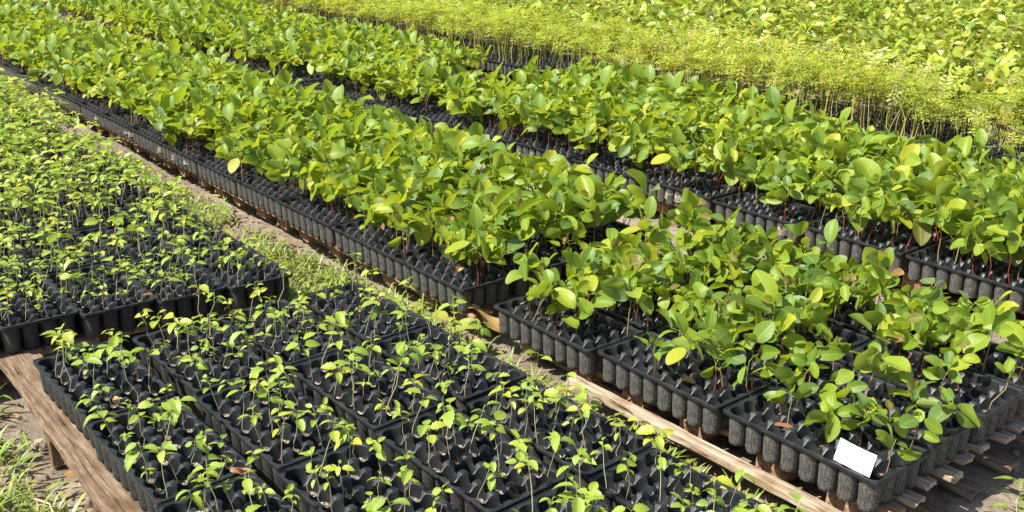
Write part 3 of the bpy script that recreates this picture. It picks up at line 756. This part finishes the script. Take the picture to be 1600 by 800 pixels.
merged(leafy, rest, 'lance_leaf_seedlings_mass', 'bright mass of lance-leaved seedlings filling the farthest bed', 'seedlings', px)

# ------------------------------------------------------------------ white card
def card():
    g = G(); Wd, H = 0.102, 0.062; nu, nv = 9, 5; u = np.linspace(0, 1, nu); v = np.linspace(0, 1, nv)
    X, Z = np.meshgrid(u * Wd, v * H, indexing='ij')
    Yf = 0.004 * np.sin(u * 3.14)[:, None] * (0.4 + v[None, :]) ; F = grid_faces(nu, nv)
    Pf = np.stack([X, -Yf, Z], -1).reshape(-1, 3); Pb = Pf + [0, 0.0008, 0]
    g.add(Pf, F); g.add(Pb, F[:, ::-1]); n = nu * nv
    b = [i * nv for i in range(nu)] + [(nu - 1) * nv + j for j in range(1, nv)] + [i * nv + nv - 1 for i in range(nu - 2, -1, -1)] + [j for j in range(nv - 2, 0, -1)]
    V = np.concatenate([Pf[b], Pb[b]]); m_ = len(b); g.add(V, [(k, m_ + k, m_ + (k + 1) % m_, (k + 1) % m_) for k in range(m_)])
    return g
x, y = bed(-0.285, 0.036)
o = link('card', mesh_of('card', card(), [M['card']]), None, (x, y, RZ + 0.001), (R(-14), R(5), YAW + R(5)))
tag(o, 'blank white card propped at the rim of the near corner tray', 'card')
g = G()
for k in range(4): g.add([(0.030 + k * 0.003, -0.0043, 0.047 + 0.001 * (k % 2)), (0.032 + k * 0.003, -0.0043, 0.047), (0.032 + k * 0.003, -0.0043, 0.0482), (0.030 + k * 0.003, -0.0043, 0.0485)], [(0, 1, 2, 3)])
link('smudge', mesh_of('smudge', g, [M['smudge']]), o)

# ------------------------------------------------------------------ dry leaves
def dry(name, label, s, t, z, L, Wd, az, pitch, roll, curl, fold, tint, shape='broad'):
    g = G(); leaf(g, (0, 0, 0), 0, pitch, roll, L, Wd, curl, fold, tint, 12, 7, shape, wave=0.10)
    V, F, Lu, T = g.arrays(); V2 = V - [0, 0, 0.0006]
    g.add(V2, F[:, ::-1], Lu, T)
    o = link(name, mesh_of(name, g, [M['dry']]), None, (*bed(s, t), z), (0, 0, az)); tag(o, label, 'dry leaf', 'dry leaves'); return o
dry('dry_leaf', 'big curled tan dry leaf lying between the two broad-leaf tray blocks', -3.42, 0.03, 0.155, 0.19, 0.115, YAW + R(10), -0.25, R(-24), 0.25, 0.2, 0.05)
dry('dry_leaf', 'small orange dry leaf behind the back corner of the white-card block', -3.10, 0.42, 0.20, 0.07, 0.045, 0.5, 0.2, 0.3, 0.8, 0.4, 0.1)
dry('dry_leaf', 'yellow-brown dry leaf fallen into the first tray by the plank', -3.28, -2.66, RZ - 0.004, 0.055, 0.028, -0.7, -0.2, 0.5, 0.5, 0.5, 0.05)
dry('dry_leaf', 'pinkish dry leaf lying in the second tray by the plank', -2.12, -2.47, RZ + 0.003, 0.075, 0.026, -0.2, -0.05, 0.2, 0.3, 0.2, 0.5)
dry('dry_leaf', 'dark red dry leaf folded in the white-card tray near its rim', -0.70, 0.09, RZ + 0.004, 0.062, 0.022, -0.4, -0.05, 0.3, 0.5, 0.6, 0.72)
dry('dry_leaf', 'brown dry leaf lying in the tray next behind the white card', -1.40, 0.10, RZ + 0.003, 0.05, 0.024, -0.2, -0.05, 0.3, 0.4, 0.3, 0.45)
dry('dry_leaf', 'red-brown dry leaf in a front tray of the rear toothed block', -4.72, -1.96, RZ + 0.003, 0.04, 0.02, 0.3, 0.0, 0.2, 0.6, 0.3, 0.68)
dry('dry_leaf', 'orange dry leaf in the corner tray of the long block', -3.72, 0.12, RZ + 0.006, 0.045, 0.03, 1.2, 0.5, 0.6, 1.0, 0.5, 0.05)
dry('dry_leaf', 'rust-red dry leaf on the soil under the plank', -2.62, -3.08, 0.012, 0.07, 0.05, 0.4, 0.05, 0.1, 0.3, 0.2, 0.62)

# ------------------------------------------------------------------ grass, litter, weeds, twigs
def blade(g, x, y, z, L, Wd, az, lean, droop, tint):
    n = 5; u = np.linspace(0, 1, n); th = lean - droop * u
    du = L / (n - 1); cx = np.concatenate([[0], np.cumsum(np.cos(th[:-1]) * du)]); cz = np.concatenate([[0], np.cumsum(np.sin(th[:-1]) * du)])
    w_ = Wd * np.array([0.7, 1.0, 0.9, 0.6, 0.05]) / 2; ca, sa = math.cos(az), math.sin(az)
    V = []
    for k in range(n):
        for v, h in ((-1, 0.3), (0, 0.0), (1, 0.3)):
            xx, yy = cx[k], v * w_[k]; V.append((x + ca * xx - sa * yy, y + sa * xx + ca * yy, z + cz[k] + h * w_[k]))
    g.add(V, grid_faces(n, 3), np.stack([np.repeat(u, 3), np.tile([-.5, 0, .5], n), np.zeros(n * 3)], -1), tint)
def tuft(g, s, t, n, L, Wd, spread=0.02):
    x0, y0 = bed(s, t)
    for _ in range(n):
        blade(g, x0 + RNG.normal(0, spread), y0 + RNG.normal(0, spread), 0.0, L * RNG.uniform(0.5, 1.2), Wd * RNG.uniform(0.7, 1.3), RNG.uniform(0, 6.28), RNG.uniform(0.5, 1.45),
              RNG.uniform(0.4, 2.0), RNG.uniform(0, 0.16) if RNG.random() < 0.22 else float(np.clip(RNG.normal(0.5, 0.2), 0.15, 1)))
g = G()
for _ in range(190):
    s_, t_ = RNG.uniform(-5.2, -1.4), -3.12 - abs(RNG.normal(0, 0.42))
    tuft(g, s_, t_, RNG.integers(5, 11), RNG.uniform(0.05, 0.12), 0.009, 0.025)
for _ in range(420):
    s_ = RNG.uniform(-10.5, -3.1) if RNG.random() < 0.78 else RNG.normal(-4.2, 0.7); t_ = RNG.uniform(-0.80, -0.08)
    if s_ < -9 and t_ < -0.5: continue
    if RNG.random() < 0.35 and s_ > -6: t_ = RNG.uniform(-0.2, -0.06)
    tuft(g, s_, t_, RNG.integers(5, 12), RNG.uniform(0.05, 0.125), 0.0075, 0.03)
for _ in range(200): tuft(g, RNG.uniform(-2.9, 0.3), RNG.uniform(-0.50, -0.10), RNG.integers(5, 11), RNG.uniform(0.05, 0.13), 0.007, 0.02)
for _ in range(10): tuft(g, RNG.uniform(-5.4, -3.4), RNG.uniform(-0.20, -0.10), RNG.integers(3, 6), RNG.uniform(0.14, 0.21), 0.008, 0.02)
for _ in range(26): tuft(g, RNG.uniform(-2.4, -0.6), RNG.uniform(2.4, 3.1), RNG.integers(4, 9), RNG.uniform(0.05, 0.12), 0.006, 0.03)
for _ in range(7): tuft(g, RNG.uniform(0.15, 0.9), RNG.uniform(0.4, 1.5), RNG.integers(2, 5), RNG.uniform(0.03, 0.07), 0.005, 0.02)
tag(link('grass', mesh_of('grass', g, [M['grass']])), 'patchy green grass growing in the aisle and beside the weathered plank', 'grass', kind='stuff')
g = G()
def litter(n, s0, s1, t0, t1, Lm):
    for _ in range(n):
        x, y = bed(RNG.uniform(s0, s1), RNG.uniform(t0, t1)); L = Lm * RNG.uniform(0.4, 1.3)
        leaf(g, (x, y, RNG.uniform(0.001, 0.010)), RNG.uniform(0, 6.28), RNG.normal(0, 0.15), RNG.normal(0, 0.3), L, L * RNG.uniform(0.2, 0.6), RNG.normal(0, 0.5), RNG.uniform(-0.3, 0.4), RNG.random(), 5, 3, 'lance')
litter(900, -10.5, -3.0, -0.85, 0.1, 0.03); litter(260, -3.0, 0.3, -0.5, 0.1, 0.03); litter(420, -5.4, -1.3, -4.2, -2.9, 0.035); litter(150, 0.0, 1.0, 0.2, 2.0, 0.018); litter(200, -6, 0, 2.2, 3.2, 0.03)
tag(link('leaf_litter', mesh_of('leaf_litter', g, [M['dry']])), 'scattered dead leaves and chaff on the soil', 'litter', kind='stuff')
g = G()
def pebbles(n, s0, s1, t0, t1):
    for _ in range(n):
        x, y = bed(RNG.uniform(s0, s1), RNG.uniform(t0, t1)); r_ = abs(RNG.normal(0, 0.005)) + 0.003; m_ = 6; a = np.arange(m_) * np.pi / 3
        V = np.concatenate([np.stack([x + r_ * q * np.cos(a) * RNG.uniform(.8, 1.2, m_), y + r_ * q * np.sin(a) * RNG.uniform(.8, 1.2, m_), np.full(m_, z_)], -1) for q, z_ in ((1.0, -0.01), (0.9, r_ * 0.5 - 0.006), (0.2, r_ * 0.9 - 0.006))])
        F = [(k * m_ + s_, k * m_ + (s_ + 1) % m_, (k + 1) * m_ + (s_ + 1) % m_, (k + 1) * m_ + s_) for k in range(2) for s_ in range(m_)]; g.add(V, F)
pebbles(700, -9, 0.6, -0.8, 0.1); pebbles(500, -0.1, 1.6, 0, 2.2); pebbles(400, -5.5, -1, -4.3, -2.8)
tag(link('soil_crumbs', mesh_of('soil_crumbs', g, [M['ground']])), 'crumbs of dry soil lying on the ground', 'soil', kind='stuff')

def weed(label, s, t, n, L, ratio, H, tint, spread=0.02, big=None):
    st, f = G(), G(); p = stem_pts(H, 0.25); tube(st, p, 0.0022, 0.0014, 5, 0.2); az = RNG.uniform(0, 6.28)
    for i in range(n):
        b = at(p, 0.25 + 0.75 * i / n); az += 2.3 + RNG.normal(0, 0.3); pt = RNG.uniform(0.1, 0.8); ll = L * RNG.uniform(0.7, 1.15)
        tip = b + 0.02 * np.array([math.cos(az), math.sin(az), 0.5]); tube(st, [b, tip], 0.0012, 0.001, 3, 0.2)
        leaf(f, tip, az, pt - 0.3, RNG.normal(0, 0.3), ll, ll * ratio, RNG.uniform(0.2, 0.9), RNG.uniform(0.05, 0.35), float(np.clip(tint + RNG.normal(0, 0.12), 0, 1)), 9, 5, 'tooth', wave=0.04)
    root = empty('weed', *bed(s, t), -0.005); tag(root, label, 'weed', 'weeds on the bare soil')
    link('stem', mesh_of('weed_stem', st, [M['greystem']]), root); link('foliage', mesh_of('weed_foliage', f, [M['weed']]), root)
weed('pale big-leaved weed growing below the corner of the long block', -3.30, -0.26, 8, 0.105, 0.62, 0.15, 0.10)
weed('yellow-leaved weed at the foot of the long block near its corner', -4.05, -0.16, 5, 0.075, 0.7, 0.10, 0.1)
weed('small-leaved weed between the pale rail and the toothed seedlings', -0.55, -0.32, 11, 0.038, 0.6, 0.12, 0.3)
weed('lone weed with thin stems on bare soil by the jutting slats', 0.30, 0.98, 14, 0.05, 0.3, 0.14, 0.75)
weed('narrow-leaved weed on the soil beside the weathered plank post', -2.62, -3.22, 9, 0.09, 0.26, 0.07, 0.7)
weed('leafy weed beside the rear corner of the toothed seedling block', -4.75, -0.55, 9, 0.06, 0.4, 0.07, 0.4)
weed('low weed in the aisle where it narrows far back', -7.4, -0.22, 10, 0.06, 0.4, 0.07, 0.35)
weed('leafy weed at the near end of the pale rail', -1.35, -0.25, 9, 0.045, 0.55, 0.08, 0.35)
def twig(label, pts, r=0.003):
    g = G(); tube(g, [(*bed(s, t), z) for s, t, z in pts], r, r * 0.5, 6, 0.4)
    tag(link('twig', mesh_of('twig', g, [M['twig']])), label, 'twig', 'dry twigs')
twig('pale crooked dry twig curving over the grass by the plank', [(-3.15, -3.18, 0.03), (-3.0, -3.14, 0.045), (-2.8, -3.16, 0.03), (-2.62, -3.2, 0.015), (-2.5, -3.16, 0.02), (-2.35, -3.2, 0.03)], 0.0035)
twig('thin pale twig standing in the soil of the aisle', [(-5.0, -0.45, 0.005), (-4.8, -0.5, 0.02), (-4.55, -0.47, 0.012), (-4.3, -0.5, 0.015)], 0.002)
twig('slender leaning twig at the front rim of the tray by the big dry leaf', [(-2.92, 0.10, RZ + 0.0), (-2.8, 0.18, RZ + 0.045), (-2.62, 0.28, RZ + 0.06), (-2.5, 0.34, RZ + 0.065)], 0.0018)
